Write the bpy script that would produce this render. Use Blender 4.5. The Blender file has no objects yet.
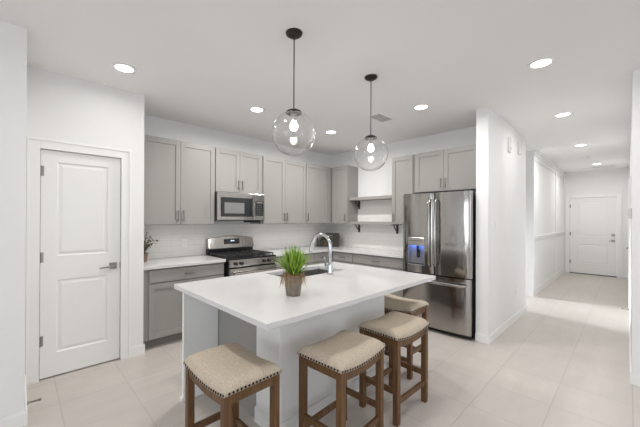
import bpy, bmesh, math, random
from mathutils import Vector, Matrix
random.seed(7)
S = bpy.context.scene
COL = S.collection
PI = math.pi

# ------------------------------------------------------------------ camera
F_PX, YAW, PITCH, ROLL, CAM_H, CX, CY = 304.05, .8109, .0026, .0041, 1.4268, 308.34, 218.73
fw = Vector((math.cos(YAW) * math.cos(PITCH), math.sin(YAW) * math.cos(PITCH), math.sin(PITCH)))
r0 = Vector((math.sin(YAW), -math.cos(YAW), 0))
u0 = r0.cross(fw)
rt = r0 * math.cos(ROLL) + u0 * math.sin(ROLL)
up = -r0 * math.sin(ROLL) + u0 * math.cos(ROLL)
cd = bpy.data.cameras.new('camera')
cam = bpy.data.objects.new('camera', cd)
COL.objects.link(cam)
cam.matrix_world = Matrix(((rt.x, up.x, -fw.x, 0), (rt.y, up.y, -fw.y, 0), (rt.z, up.z, -fw.z, CAM_H), (0, 0, 0, 1)))
cd.sensor_width = 36
cd.lens = F_PX / 640 * 36
cd.shift_x = (320 - CX) / 640
cd.shift_y = (CY - 213.5) / 640
cd.clip_start = .02
S.camera = cam

# ------------------------------------------------------------------ world, daylight, exposure
w = bpy.data.worlds.new('world')
S.world = w
w.use_nodes = True
bg = w.node_tree.nodes['Background']
bg.inputs[0].default_value = (.75, .86, 1, 1)
bg.inputs[1].default_value = 1.0
S.view_settings.view_transform = 'Standard'
S.view_settings.look = 'None'
S.view_settings.exposure = 0.28
S.view_settings.gamma = 1.0
S.view_settings.use_curve_mapping = False
SKY = (.93, .97, 1.0)
K_WIN = 1.0
def day(name, loc, direction, sx, sy, power, spread=170, color=SKY):
    l = bpy.data.lights.new(name, 'AREA')
    l.shape = 'RECTANGLE'
    l.size, l.size_y = sx, sy
    l.energy = power * K_WIN
    l.color = color
    l.spread = math.radians(spread)
    o = bpy.data.objects.new(name, l)
    COL.objects.link(o)
    o.location = loc
    o.rotation_euler = Vector(direction).to_track_quat('-Z', 'Z').to_euler()
    return o
LW, LS = -6.4, -6.2                                   # far walls of the living room behind the camera
day('daylight_window_one', (LW - .12, -2.9, 1.3), (1, 0, 0), 1.7, 2.3, 34)
day('daylight_window_two', (LW - .12, -.2, 1.3), (1, 0, 0), 1.7, 2.3, 34)
day('added_window_streaks', (LW - .12, 1.75, 1.3), (1, 0, 0), 1.3, 2.3, 34)  # extra unseen window, added for bright streaks on the refrigerator doors
day('daylight_window_three', (-2.2, LS - .12, 1.3), (0, 1, 0), 1.7, 2.3, 24)
day('daylight_window_four', (1.4, LS - .12, 1.3), (0, 1, 0), 1.7, 2.3, 24)
day('daylight_corridor_window', (6.42, 5.12, 1.9), (.03, -1, -.36), .6, 1.1, 14, 36)
LAMP_W, HALL_W, DOOR_W, RANGE_W, LIVING_W = 9.0, 3.6, 2.0, 17.0, 5.0
S.cycles.max_bounces = 16
S.cycles.diffuse_bounces = 10
S.cycles.glossy_bounces = 6
S.cycles.transparent_max_bounces = 16

# ------------------------------------------------------------------ materials
def new_mat(name):
    m = bpy.data.materials.new(name)
    m.use_nodes = True
    nt = m.node_tree
    return m, nt, nt.nodes['Principled BSDF']
def lk(nt, a, b): nt.links.new(a, b)
def plain(name, col, rough=.5, metal=0, spec=None, noise=0, nscale=40, bump=0, coat=0):
    m, nt, p = new_mat(name)
    p.inputs['Base Color'].default_value = (*col, 1)
    p.inputs['Roughness'].default_value = rough
    p.inputs['Metallic'].default_value = metal
    if spec is not None: p.inputs['Specular IOR Level'].default_value = spec
    if coat: p.inputs['Coat Weight'].default_value = coat
    if noise or bump:
        tc = nt.nodes.new('ShaderNodeTexCoord')
        n = nt.nodes.new('ShaderNodeTexNoise')
        n.inputs['Scale'].default_value = nscale
        n.inputs['Detail'].default_value = 4
        lk(nt, tc.outputs['Object'], n.inputs['Vector'])
        if noise:
            r = nt.nodes.new('ShaderNodeValToRGB')
            r.color_ramp.elements[0].position = .3
            r.color_ramp.elements[1].position = .7
            r.color_ramp.elements[0].color = (*[c * (1 - noise) for c in col], 1)
            r.color_ramp.elements[1].color = (*[min(1, c * (1 + noise)) for c in col], 1)
            lk(nt, n.outputs['Fac'], r.inputs['Fac'])
            lk(nt, r.outputs['Color'], p.inputs['Base Color'])
        if bump:
            b = nt.nodes.new('ShaderNodeBump')
            b.inputs['Strength'].default_value = bump
            b.inputs['Distance'].default_value = .002
            lk(nt, n.outputs['Fac'], b.inputs['Height'])
            lk(nt, b.outputs['Normal'], p.inputs['Normal'])
    return m
def emit(name, col, s):
    m, nt, p = new_mat(name)
    p.inputs['Base Color'].default_value = (.9, .9, .9, 1)
    p.inputs['Emission Color'].default_value = (*col, 1)
    p.inputs['Emission Strength'].default_value = s
    return m
def tiles(name, axes, bw, bh, mortar, c1, c2, cm, rough, off=(0, 0), offset=0.0, mottling=0, bump=.3):
    m, nt, p = new_mat(name)
    tc = nt.nodes.new('ShaderNodeTexCoord')
    sp = nt.nodes.new('ShaderNodeSeparateXYZ')
    cb = nt.nodes.new('ShaderNodeCombineXYZ')
    mp = nt.nodes.new('ShaderNodeMapping')
    br = nt.nodes.new('ShaderNodeTexBrick')
    lk(nt, tc.outputs['Object'], sp.inputs[0])
    lk(nt, sp.outputs[axes[0]], cb.inputs[0])
    lk(nt, sp.outputs[axes[1]], cb.inputs[1])
    lk(nt, cb.outputs[0], mp.inputs['Vector'])
    mp.inputs['Location'].default_value = (-off[0], -off[1], 0)
    lk(nt, mp.outputs[0], br.inputs['Vector'])
    br.offset = offset
    br.inputs['Scale'].default_value = 1
    br.inputs['Brick Width'].default_value = bw
    br.inputs['Row Height'].default_value = bh
    br.inputs['Mortar Size'].default_value = mortar
    br.inputs['Mortar Smooth'].default_value = .3
    br.inputs['Bias'].default_value = 0
    br.inputs['Color1'].default_value = (*c1, 1)
    br.inputs['Color2'].default_value = (*c2, 1)
    br.inputs['Mortar'].default_value = (*cm, 1)
    last = br.outputs['Color']
    if mottling:
        n = nt.nodes.new('ShaderNodeTexNoise')
        n.inputs['Scale'].default_value = 2.2
        n.inputs['Detail'].default_value = 6
        n.inputs['Roughness'].default_value = .65
        m2 = nt.nodes.new('ShaderNodeMapping')
        m2.inputs['Scale'].default_value = (1, 4, 1)
        lk(nt, tc.outputs['Object'], m2.inputs['Vector'])
        lk(nt, m2.outputs[0], n.inputs['Vector'])
        r = nt.nodes.new('ShaderNodeValToRGB')
        r.color_ramp.elements[0].position = .3
        r.color_ramp.elements[1].position = .72
        r.color_ramp.elements[0].color = (*[1 - mottling] * 3, 1)
        r.color_ramp.elements[1].color = (1, 1, 1, 1)
        lk(nt, n.outputs['Fac'], r.inputs['Fac'])
        mx = nt.nodes.new('ShaderNodeMix')
        mx.data_type = 'RGBA'
        mx.blend_type = 'MULTIPLY'
        mx.inputs['Factor'].default_value = 1
        lk(nt, last, mx.inputs['A'])
        lk(nt, r.outputs['Color'], mx.inputs['B'])
        last = mx.outputs['Result']
    lk(nt, last, p.inputs['Base Color'])
    p.inputs['Roughness'].default_value = rough
    b = nt.nodes.new('ShaderNodeBump')
    b.inputs['Strength'].default_value = bump
    b.inputs['Distance'].default_value = .002
    b.invert = True
    lk(nt, br.outputs['Fac'], b.inputs['Height'])
    lk(nt, b.outputs['Normal'], p.inputs['Normal'])
    return m
def wood(name, dark, light, rough=.45):
    m, nt, p = new_mat(name)
    tc = nt.nodes.new('ShaderNodeTexCoord')
    mp = nt.nodes.new('ShaderNodeMapping')
    mp.inputs['Scale'].default_value = (30, 30, 2.5)
    n = nt.nodes.new('ShaderNodeTexNoise')
    n.inputs['Scale'].default_value = 1.6
    n.inputs['Detail'].default_value = 6
    n.inputs['Distortion'].default_value = 1.0
    r = nt.nodes.new('ShaderNodeValToRGB')
    r.color_ramp.elements[0].position = .3
    r.color_ramp.elements[1].position = .72
    r.color_ramp.elements[0].color = (*dark, 1)
    r.color_ramp.elements[1].color = (*light, 1)
    lk(nt, tc.outputs['Object'], mp.inputs['Vector'])
    lk(nt, mp.outputs[0], n.inputs['Vector'])
    lk(nt, n.outputs['Fac'], r.inputs['Fac'])
    lk(nt, r.outputs['Color'], p.inputs['Base Color'])
    p.inputs['Roughness'].default_value = rough
    return m
def brushed(name, col, rough, vertical=True):
    m, nt, p = new_mat(name)
    p.inputs['Base Color'].default_value = (*col, 1)
    p.inputs['Metallic'].default_value = 1
    tc = nt.nodes.new('ShaderNodeTexCoord')
    mp = nt.nodes.new('ShaderNodeMapping')
    mp.inputs['Scale'].default_value = (300, 300, 3) if vertical else (3, 300, 300)
    n = nt.nodes.new('ShaderNodeTexNoise')
    n.inputs['Scale'].default_value = 1
    n.inputs['Detail'].default_value = 3
    mr = nt.nodes.new('ShaderNodeMapRange')
    mr.inputs['To Min'].default_value = rough - .05
    mr.inputs['To Max'].default_value = rough + .06
    lk(nt, tc.outputs['Object'], mp.inputs['Vector'])
    lk(nt, mp.outputs[0], n.inputs['Vector'])
    lk(nt, n.outputs['Fac'], mr.inputs['Value'])
    lk(nt, mr.outputs[0], p.inputs['Roughness'])
    n2 = nt.nodes.new('ShaderNodeTexNoise')                # slight waviness of sheet metal
    n2.inputs['Scale'].default_value = 2.2
    n2.inputs['Detail'].default_value = 1
    b = nt.nodes.new('ShaderNodeBump')
    b.inputs['Strength'].default_value = .5
    b.inputs['Distance'].default_value = .03
    lk(nt, tc.outputs['Object'], n2.inputs['Vector'])
    lk(nt, n2.outputs['Fac'], b.inputs['Height'])
    lk(nt, b.outputs['Normal'], p.inputs['Normal'])
    return m
def thin_glass(name, tint=(1, 1, 1), wav=0.0):
    m = bpy.data.materials.new(name)
    m.use_nodes = True
    nt = m.node_tree
    nt.nodes.clear()
    out = nt.nodes.new('ShaderNodeOutputMaterial')
    tr = nt.nodes.new('ShaderNodeBsdfTransparent')
    tr.inputs[0].default_value = (*tint, 1)
    gl = nt.nodes.new('ShaderNodeBsdfGlossy')
    gl.inputs['Roughness'].default_value = .02
    gl.inputs['Color'].default_value = (.95, .95, .95, 1)
    lw = nt.nodes.new('ShaderNodeLayerWeight')
    lw.inputs['Blend'].default_value = .5
    pw = nt.nodes.new('ShaderNodeMath'); pw.operation = 'POWER'; pw.inputs[1].default_value = 2.6
    ma = nt.nodes.new('ShaderNodeMath'); ma.operation = 'MULTIPLY_ADD'; ma.inputs[1].default_value = .85; ma.inputs[2].default_value = .045
    lk(nt, lw.outputs['Facing'], pw.inputs[0]); lk(nt, pw.outputs[0], ma.inputs[0])
    pe = nt.nodes.new('ShaderNodeMath'); pe.operation = 'POWER'; pe.inputs[1].default_value = 5
    cm_ = nt.nodes.new('ShaderNodeMix'); cm_.data_type = 'RGBA'
    cm_.inputs['A'].default_value = (*tint, 1)
    cm_.inputs['B'].default_value = (.42, .44, .44, 1)      # long path through the wall of the globe at its rim
    lk(nt, lw.outputs['Facing'], pe.inputs[0]); lk(nt, pe.outputs[0], cm_.inputs['Factor']); lk(nt, cm_.outputs['Result'], tr.inputs[0])
    mx = nt.nodes.new('ShaderNodeMixShader')
    if wav:
        tc = nt.nodes.new('ShaderNodeTexCoord')
        n = nt.nodes.new('ShaderNodeTexNoise')
        n.inputs['Scale'].default_value = 14
        b = nt.nodes.new('ShaderNodeBump')
        b.inputs['Strength'].default_value = wav
        b.inputs['Distance'].default_value = .01
        lk(nt, tc.outputs['Object'], n.inputs['Vector'])
        lk(nt, n.outputs['Fac'], b.inputs['Height'])
        lk(nt, b.outputs['Normal'], gl.inputs['Normal'])
        lk(nt, b.outputs['Normal'], lw.inputs['Normal'])
    lk(nt, ma.outputs[0], mx.inputs['Fac'])
    lk(nt, tr.outputs[0], mx.inputs[1])
    lk(nt, gl.outputs[0], mx.inputs[2])
    lk(nt, mx.outputs[0], out.inputs['Surface'])
    return m

M = {}
M['wall'] = plain('wall paint', (.82, .82, .82), .6, bump=.05, nscale=180)
M['ceiling'] = plain('ceiling paint', (.87, .87, .87), .75, bump=.08, nscale=120)
M['trim'] = plain('white trim paint', (.84, .84, .83), .35)
M['door'] = plain('white door paint', (.83, .83, .82), .35)
M['floor'] = tiles('floor tile', (0, 1), .458, .435, .0045, (.575, .528, .492), (.54, .50, .463), (.455, .43, .405), .33, (.69, .41), 0.0, .10, .25)
M['splash_x'] = tiles('backsplash tile range', (0, 2), .305, .076, .0025, (.86, .845, .82), (.83, .815, .79), (.72, .71, .69), .18, (.1, .914), .5)
M['splash_y'] = tiles('backsplash tile side', (1, 2), .305, .076, .0025, (.86, .845, .82), (.83, .815, .79), (.72, .71, .69), .18, (.05, .914), .5)
M['cab'] = plain('grey cabinet paint', (.31, .299, .284), .42)
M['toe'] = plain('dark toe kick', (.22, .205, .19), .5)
M['half'] = plain('pale grey island paint', (.84, .85, .85), .5, bump=.04, nscale=180)
M['quartz'] = plain('white quartz', (.67, .668, .665), .09, noise=.012, nscale=9)
M['steel'] = brushed('brushed stainless', (.40, .378, .36), .12)
M['steel_h'] = brushed('brushed stainless sideways', (.47, .45, .43), .18, False)
M['chrome'] = plain('chrome', (.62, .63, .64), .06, 1)
M['nickel'] = plain('satin nickel', (.30, .29, .28), .28, 1)
M['black'] = plain('black enamel', (.012, .012, .013), .22)
M['iron'] = plain('cast iron', (.03, .03, .031), .35)
M['dglass'] = plain('dark glass', (.02, .021, .022), .05)
M['screen'] = plain('oven window mesh', (.20, .20, .20), .2)
M['bronze'] = plain('dark bronze', (.035, .028, .023), .4, .6)
M['darkcase'] = plain('dark refrigerator casing', (.02, .02, .022), .5)
M['wood'] = wood('walnut stain', (.075, .035, .011), (.185, .092, .034))
M['linen'] = plain('oatmeal linen', (.51, .435, .345), .9, noise=.17, nscale=120, bump=.5)
M['nail'] = plain('dark nailhead', (.035, .024, .017), .35, .7)
M['white_plastic'] = plain('white plastic', (.85, .85, .84), .4)
M['grey_plastic'] = plain('grey plastic', (.42, .42, .41), .5)
M['vent'] = plain('vent louvre', (.50, .50, .50), .5)
M['pot'] = plain('stone grey pot', (.20, .165, .135), .8, noise=.25, nscale=30, bump=.4)
M['pot_b'] = plain('brown pot', (.19, .125, .085), .8, noise=.2, nscale=30)
M['moss'] = plain('dry root fibre', (.36, .235, .12), .95, noise=.35, nscale=60)
M['leaf_dark'] = plain('dusty dark leaf', (.085, .105, .05), .6, noise=.4, nscale=25)
M['stem'] = plain('brown stem', (.16, .10, .065), .7)
M['succulent'] = plain('deep green leaf', (.05, .09, .03), .55, noise=.4, nscale=30)
M['orange'] = plain('ochre flower', (.34, .19, .04), .7, noise=.4, nscale=30)
M['ebony'] = plain('dark stained wood', (.03, .022, .018), .5)
M['globe'] = thin_glass('clear blown glass', (.985, .985, .985), .12)
M['pane'] = thin_glass('window pane')
M['lamp'] = emit('lamp diffuser', (1, .97, .92), 9)
M['bulb'] = emit('glowing bulb', (1, .93, .82), 22)
M['blue'] = emit('blue dispenser light', (.10, .25, 1), 26)
M['recess'] = plain('dark dispenser recess', (.24, .24, .25), .45)
M['lcd'] = emit('clock digits', (.55, .75, 1), 1.2)
# grass blades carry their own colour from blade to blade
mg, nt, p = new_mat('fresh grass')
at_ = nt.nodes.new('ShaderNodeAttribute')
at_.attribute_name = 'blade'
lk(nt, at_.outputs['Color'], p.inputs['Base Color'])
p.inputs['Roughness'].default_value = .5
M['grass'] = mg

# ------------------------------------------------------------------ mesh helpers
def B(): return bmesh.new()
def box(bm, x0, x1, y0, y1, z0, z1, bev=0):
    xs, ys, zs = sorted((x0, x1)), sorted((y0, y1)), sorted((z0, z1))
    v = [bm.verts.new((x, y, z)) for z in zs for y in ys for x in xs]
    fs = [bm.faces.new([v[i] for i in q]) for q in ((0, 2, 3, 1), (4, 5, 7, 6), (0, 1, 5, 4), (2, 6, 7, 3), (0, 4, 6, 2), (1, 3, 7, 5))]
    if bev:
        es = list({e for f in fs for e in f.edges})
        bmesh.ops.bevel(bm, geom=es, offset=bev, segments=2, affect='EDGES', profile=.5)
    return bm
def cyl(bm, p0, p1, r0_, r1_=None, seg=16, caps=True):
    p0, p1 = Vector(p0), Vector(p1)
    r1_ = r0_ if r1_ is None else r1_
    d = p1 - p0
    q = d.to_track_quat('Z', 'Y').to_matrix().to_4x4()
    bmesh.ops.create_cone(bm, cap_ends=caps, cap_tris=False, segments=seg, radius1=r0_, radius2=r1_, depth=d.length, matrix=Matrix.Translation((p0 + p1) / 2) @ q)
    return bm
def tube(bm, pts, r, seg=10, closed_ends=True):
    pts = [Vector(p) for p in pts]
    n = len(pts)
    rs = r if isinstance(r, (list, tuple)) else [r] * n
    t = [(pts[min(i + 1, n - 1)] - pts[max(i - 1, 0)]).normalized() for i in range(n)]
    ref = Vector((0, 0, 1)) if abs(t[0].z) < .9 else Vector((1, 0, 0))
    rings = []
    a = t[0].cross(ref).normalized()
    for i in range(n):
        a = (a - t[i] * a.dot(t[i])).normalized()
        b = t[i].cross(a)
        rings.append([bm.verts.new(pts[i] + (a * math.cos(2 * PI * k / seg) + b * math.sin(2 * PI * k / seg)) * rs[i]) for k in range(seg)])
    for i in range(n - 1):
        for k in range(seg):
            bm.faces.new((rings[i][k], rings[i][(k + 1) % seg], rings[i + 1][(k + 1) % seg], rings[i + 1][k]))
    if closed_ends:
        bm.faces.new(rings[0][::-1])
        bm.faces.new(rings[-1])
    return bm
def lathe(bm, prof, c=(0, 0, 0), seg=32):
    rings = []
    for r, z in prof:
        if r < 1e-6: rings.append([bm.verts.new((c[0], c[1], c[2] + z))])
        else: rings.append([bm.verts.new((c[0] + r * math.cos(2 * PI * k / seg), c[1] + r * math.sin(2 * PI * k / seg), c[2] + z)) for k in range(seg)])
    for a, b in zip(rings, rings[1:]):
        for k in range(seg):
            j = (k + 1) % seg
            if len(a) == 1 and len(b) == 1: continue
            if len(a) == 1: bm.faces.new((a[0], b[j], b[k]))
            elif len(b) == 1: bm.faces.new((a[k], a[j], b[0]))
            else: bm.faces.new((a[k], a[j], b[j], b[k]))
    return bm
def obj(name, bm, mat, parent=None, smooth=False, bevel=0, loc=None):
    bmesh.ops.recalc_face_normals(bm, faces=bm.faces)
    me = bpy.data.meshes.new(name)
    bm.to_mesh(me)
    bm.free()
    me.materials.append(M[mat] if isinstance(mat, str) else mat)
    if smooth:
        for f in me.polygons: f.use_smooth = True
    o = bpy.data.objects.new(name, me)
    COL.objects.link(o)
    if parent: o.parent = parent
    if loc: o.location = loc
    if bevel:
        md = o.modifiers.new('bevel', 'BEVEL')
        md.width = bevel
        md.segments = 2
        md.limit_method = 'ANGLE'
    return o
def smooth_angle(o, deg=35):
    for f in o.data.polygons: f.use_smooth = True
    bm = bmesh.new()
    bm.from_mesh(o.data)
    for e in bm.edges:
        if len(e.link_faces) == 2 and e.calc_face_angle(0) > math.radians(deg): e.smooth = False
    bm.to_mesh(o.data)
    bm.free()
    return o
def tag(o, label, cat, group=None, kind=None):
    o['label'] = label
    o['category'] = cat
    if group: o['group'] = group
    if kind: o['kind'] = kind
    return o
def thing(name, label, cat, loc=(0, 0, 0), rotz=0, group=None):
    o = bpy.data.objects.new(name, None)
    o.empty_display_size = .1
    COL.objects.link(o)
    o.location = loc
    o.rotation_euler = (0, 0, rotz)
    return tag(o, label, cat, group)
def struct(name, bm, mat, label=None, cat=None, parent=None, bevel=0, smooth=False):
    o = obj(name, bm, mat, parent, bevel=bevel, smooth=smooth)
    if not parent:
        o['kind'] = 'structure'
        if label: o['label'] = label
        if cat: o['category'] = cat
    return o
def dup(root, loc, rotz, label=None, group=None):
    r = root.copy()
    COL.objects.link(r)
    r.location = loc
    r.rotation_euler = (0, 0, rotz)
    if label: r['label'] = label
    if group: r['group'] = group
    for ch in list(root.children):
        c = ch.copy()
        COL.objects.link(c)
        c.parent = r
        for g in ch.children:
            d = g.copy()
            COL.objects.link(d)
            d.parent = c
    return r

# ------------------------------------------------------------------ the room shell
H = 2.74
YP, XP, YR, XF = 3.55, .96, 4.202, 4.604
XE, YH, XE2, XD = 3.926, 1.115, 5.793, 10.926
XW, YW, YN, XN = 3.89, -.025, 2.87, .033
YV, XV = 1.235, 6.98                                    # entry wall with panel moulding
WT = .12
struct('floor', box(B(), LW - .1, XD + .1, LS - .1, 5.2, -.1, 0), 'floor', 'floor of large square greige tiles', 'floor')
struct('ceiling', box(B(), LW - .1, XD + .1, LS - .1, 5.2, H, H + .1), 'ceiling', 'flat white ceiling', 'ceiling')
DX0, DX1, DH = .13, .747, 2.04
bm = B()
box(bm, XN, DX0, YP, YP + WT, 0, H)
box(bm, DX1, XP, YP, YP + WT, 0, H)
box(bm, DX0, DX1, YP, YP + WT, DH, H)
struct('wall_pantry', bm, 'wall', 'white wall around the closed pantry door', 'wall')
struct('wall_pantry_return', box(B(), XP - WT, XP, YP + WT, YR + WT, 0, H), 'wall', 'short white return wall beside the left counter', 'wall')
struct('wall_pantry_rear', box(B(), XN, XP - WT, YR, YR + WT, 0, H), 'wall', 'white wall inside the pantry', 'wall')
struct('wall_left', box(B(), LW, XN, YN, YR + WT, 0, H), 'wall', 'white wall edge at the far left of the picture', 'wall')
struct('wall_range', box(B(), XP, XF + WT, YR, YR + WT, 0, H), 'wall', 'white wall behind the gas range', 'wall')
struct('wall_refrigerator', box(B(), XF, XF + WT, YH + .13, YR, 0, H), 'wall', 'white wall behind the refrigerator', 'wall')
struct('wall_partition', box(B(), XE, XE2, YH, YH + .13, 0, H), 'wall', 'white partition wall end beside the refrigerator', 'wall')
struct('wall_corridor_left', box(B(), XE2 - WT, XE2, YH + .13, 5.1, 0, H), 'wall', 'white wall of the side corridor', 'wall')
bm = B()
box(bm, XE2 - WT, 6.02, 5.0, 5.12, 0, H)
box(bm, 6.82, XV + WT, 5.0, 5.12, 0, H)
box(bm, 6.02, 6.82, 5.0, 5.12, 0, .5)
box(bm, 6.02, 6.82, 5.0, 5.12, 2.5, H)
struct('wall_corridor_end', bm, 'wall', 'white end wall of the side corridor', 'wall')
struct('wall_corridor_right', box(B(), XV, XV + WT, YV + .1, 5.0, 0, H), 'wall', 'white side corridor wall seen through the gap beyond the partition', 'wall')
struct('wall_entry_left', box(B(), XV, XD, YV, YV + .1, 0, H), 'wall', 'white panelled wall left of the front door', 'wall')
FD0, FD1 = .197, 1.108
bm = B()
box(bm, XD, XD + WT, YW - WT, FD0, 0, H)
box(bm, XD, XD + WT, FD1, YV + .1, 0, H)
box(bm, XD, XD + WT, FD0, FD1, DH, H)
struct('wall_entry', bm, 'wall', 'white wall around the front door', 'wall')
HD0, HD1 = 7.0, 7.82
bm = B()
box(bm, XW, HD0, YW - WT, YW, 0, H)
box(bm, HD1, XD, YW - WT, YW, 0, H)
box(bm, HD0, HD1, YW - WT, YW, DH, H)
struct('wall_hall_right', bm, 'wall', 'white hallway wall at the right edge of the picture', 'wall')
struct('wall_living_right', box(B(), XW, XW + WT, LS, YW - WT, 0, H), 'wall', 'white wall end at the right edge of the picture', 'wall')
def window_wall(axis, c0, c1, pos, spans):
    bm = B()
    def bx(a, b, z0, z1):
        if axis == 'y': box(bm, pos - WT, pos, a, b, z0, z1)
        else: box(bm, a, b, pos - WT, pos, z0, z1)
    last = c0
    for a, b in spans:
        bx(last, a, 0, H); bx(a, b, 0, .12); bx(a, b, 2.5, H)
        last = b
    bx(last, c1, 0, H)
    return bm
struct('wall_living_rear', window_wall('y', LS, YN, LW, [(-3.8, -2.0), (-1.1, .7), (1.05, 2.45)]), 'wall', 'white living room wall with tall windows', 'wall')  # last opening added so the refrigerator doors reflect a bright strip
struct('wall_living_side', window_wall('x', LW, XW, LS, [(-3.1, -1.3), (.5, 2.3)]), 'wall', 'white living room side wall with tall windows', 'wall')
k = 0
for axis, pos, spans in (('y', LW, [(-3.8, -2.0), (-1.1, .7), (1.05, 2.45)]), ('x', LS, [(-3.1, -1.3), (.5, 2.3)])):
    for a, b in spans:
        k += 1
        bm = B()
        bars = [(a, a + .06, .12, 2.5), (b - .06, b, .12, 2.5), ((a + b) / 2 - .03, (a + b) / 2 + .03, .18, 2.44), (a + .06, b - .06, .12, .18), (a + .06, b - .06, 2.44, 2.5)]
        for q0, q1, z0, z1 in bars:
            if axis == 'y': box(bm, pos - .08, pos - .03, q0, q1, z0, z1)
            else: box(bm, q0, q1, pos - .08, pos - .03, z0, z1)
        struct('window_%d' % k, bm, 'trim', 'white framed living room window', 'window')

# baseboards
def board(bm, x0, x1, y0, y1, h=.10, cap=.012):
    box(bm, x0, x1, y0, y1, 0, h - cap)
    cx, cy = (.004 if abs(x1 - x0) < .02 else 0), (.004 if abs(y1 - y0) < .02 else 0)
    box(bm, x0 + cx, x1 - cx, y0 + cy, y1 - cy, h - cap, h)
bt = .014
bm = B(); board(bm, DX1 + .09, XP, YP - bt, YP); board(bm, XP, XP + bt, YP - bt, YP)
struct('baseboard_pantry', bm, 'trim', 'white baseboard right of the pantry door', 'baseboard')
bm = B(); board(bm, LW, XN + bt, YN - bt, YN); board(bm, XN, XN + bt, YN, YP - bt)
struct('baseboard_left', bm, 'trim', 'white baseboard on the left wall edge', 'baseboard')
bm = B(); board(bm, XE - bt, XE2, YH - bt, YH); board(bm, XE - bt, XE, YH, YH + .13)
struct('baseboard_partition', bm, 'trim', 'white baseboard around the partition wall end', 'baseboard')
bm = B(); board(bm, XV - bt, XV, YV - bt, 5.0)
struct('baseboard_corridor', bm, 'trim', 'white baseboard in the side corridor', 'baseboard')
bm = B(); board(bm, XV, XD, YV - bt, YV, .13)
struct('baseboard_entry', bm, 'trim', 'white baseboard under the panelled entry wall', 'baseboard')
bm = B(); board(bm, XW - bt, HD0 - .09, YW, YW + bt); board(bm, HD1 + .09, XD, YW, YW + bt); board(bm, XW - bt, XW, LS, YW)
struct('baseboard_right', bm, 'trim', 'white baseboard on the right hallway wall', 'baseboard')
bm = B(); board(bm, XD - bt, XD, FD1 + .09, YV - bt); board(bm, XD - bt, XD, YW + bt, FD0 - .09)
struct('baseboard_front_door', bm, 'trim', 'white baseboard beside the front door', 'baseboard')

# door casings
def casing(name, axis, a, b, pos, out, h, label, wd=.088, t=.02):
    bm = B()
    for q0, q1, z0, z1 in ((a - wd, a, 0, h + wd), (b, b + wd, 0, h + wd), (a, b, h, h + wd)):
        for i0, tt in ((0, t), (.022, t * .7)):
            u0_, u1_, w0, w1 = q0, q1, z0, z1
            if i0:
                continue
            if axis == 'x': box(bm, u0_, u1_, pos, pos + out * tt, w0, w1)
            else: box(bm, pos, pos + out * tt, u0_, u1_, w0, w1)
    # a raised outer band
    for q0, q1, z0, z1 in ((a - wd, a - wd + .02, 0, h + wd), (b + wd - .02, b + wd, 0, h + wd), (a - wd + .02, b + wd - .02, h + wd - .02, h + wd)):
        if axis == 'x': box(bm, q0, q1, pos + out * t, pos + out * (t + .007), z0, z1)
        else: box(bm, pos + out * t, pos + out * (t + .007), q0, q1, z0, z1)
    return struct(name, bm, 'trim', label, 'door casing', bevel=.002)
casing('trim_1', 'x', DX0, DX1, YP, -1, DH, 'white casing around the pantry door')
casing('trim_2', 'y', FD0, FD1, XD, -1, DH, 'white casing around the front door')
casing('trim_3', 'x', HD0, HD1, YW, 1, DH, 'white casing around the hallway closet door', .08, .016)
# crown, chair rail and battens of the panelled entry wall
bm = B()
box(bm, XV, XD, YV - .03, YV, H - .09, H); box(bm, XV, XD, YV - .055, YV - .03, H - .03, H)
struct('trim_4', bm, 'trim', 'white crown moulding on the panelled entry wall', 'moulding', bevel=.006)
bm = B()
box(bm, XV, XD, YV - .025, YV, 1.06, 1.11); box(bm, XV, XD, YV - .04, YV, 1.11, 1.13)
struct('trim_5', bm, 'trim', 'white chair rail on the panelled entry wall', 'moulding', bevel=.003)
bm = B()
for x in (XV, 9.5, XD - .08):
    box(bm, x, x + .08, YV - .018, YV, 1.13, H - .09); box(bm, x, x + .08, YV - .018, YV, .13, 1.06)
box(bm, XV + .08, 9.5, YV - .018, YV, H - .17, H - .09); box(bm, 9.58, XD - .08, YV - .018, YV, H - .17, H - .09)
struct('trim_6', bm, 'trim', 'white battens on the panelled entry wall', 'moulding', bevel=.002)

# ------------------------------------------------------------------ interior doors (front faces local -y, hinge side at x = 0)
def door_slab(wd, ht, panels, t=.04):
    bm = B()
    xs = sorted({0, wd, *[q for p_ in panels for q in p_[:2]]})
    zs = sorted({0, ht, *[q for p_ in panels for q in p_[2:]]})
    V = {(x, z): bm.verts.new((x, 0, z)) for x in xs for z in zs}
    pf = []
    for i in range(len(xs) - 1):
        for j in range(len(zs) - 1):
            f = bm.faces.new((V[xs[i], zs[j]], V[xs[i + 1], zs[j]], V[xs[i + 1], zs[j + 1]], V[xs[i], zs[j + 1]]))
            f.normal_update()
            if any(p_[0] <= xs[i] and xs[i + 1] <= p_[1] and p_[2] <= zs[j] and zs[j + 1] <= p_[3] for p_ in panels): pf.append(f)
    for th, dp in ((.014, -.010), (.012, 0), (.030, .007)):
        bmesh.ops.inset_individual(bm, faces=pf, thickness=th, depth=dp)
    q = [bm.verts.new(c) for c in ((0, 0, 0), (wd, 0, 0), (wd, 0, ht), (0, 0, ht))]
    k_ = [bm.verts.new((v.co.x, t, v.co.z)) for v in q]
    for i in range(4): bm.faces.new((q[(i + 1) % 4], q[i], k_[i], k_[(i + 1) % 4]))
    bm.faces.new(k_[::-1])
    return bm
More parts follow.
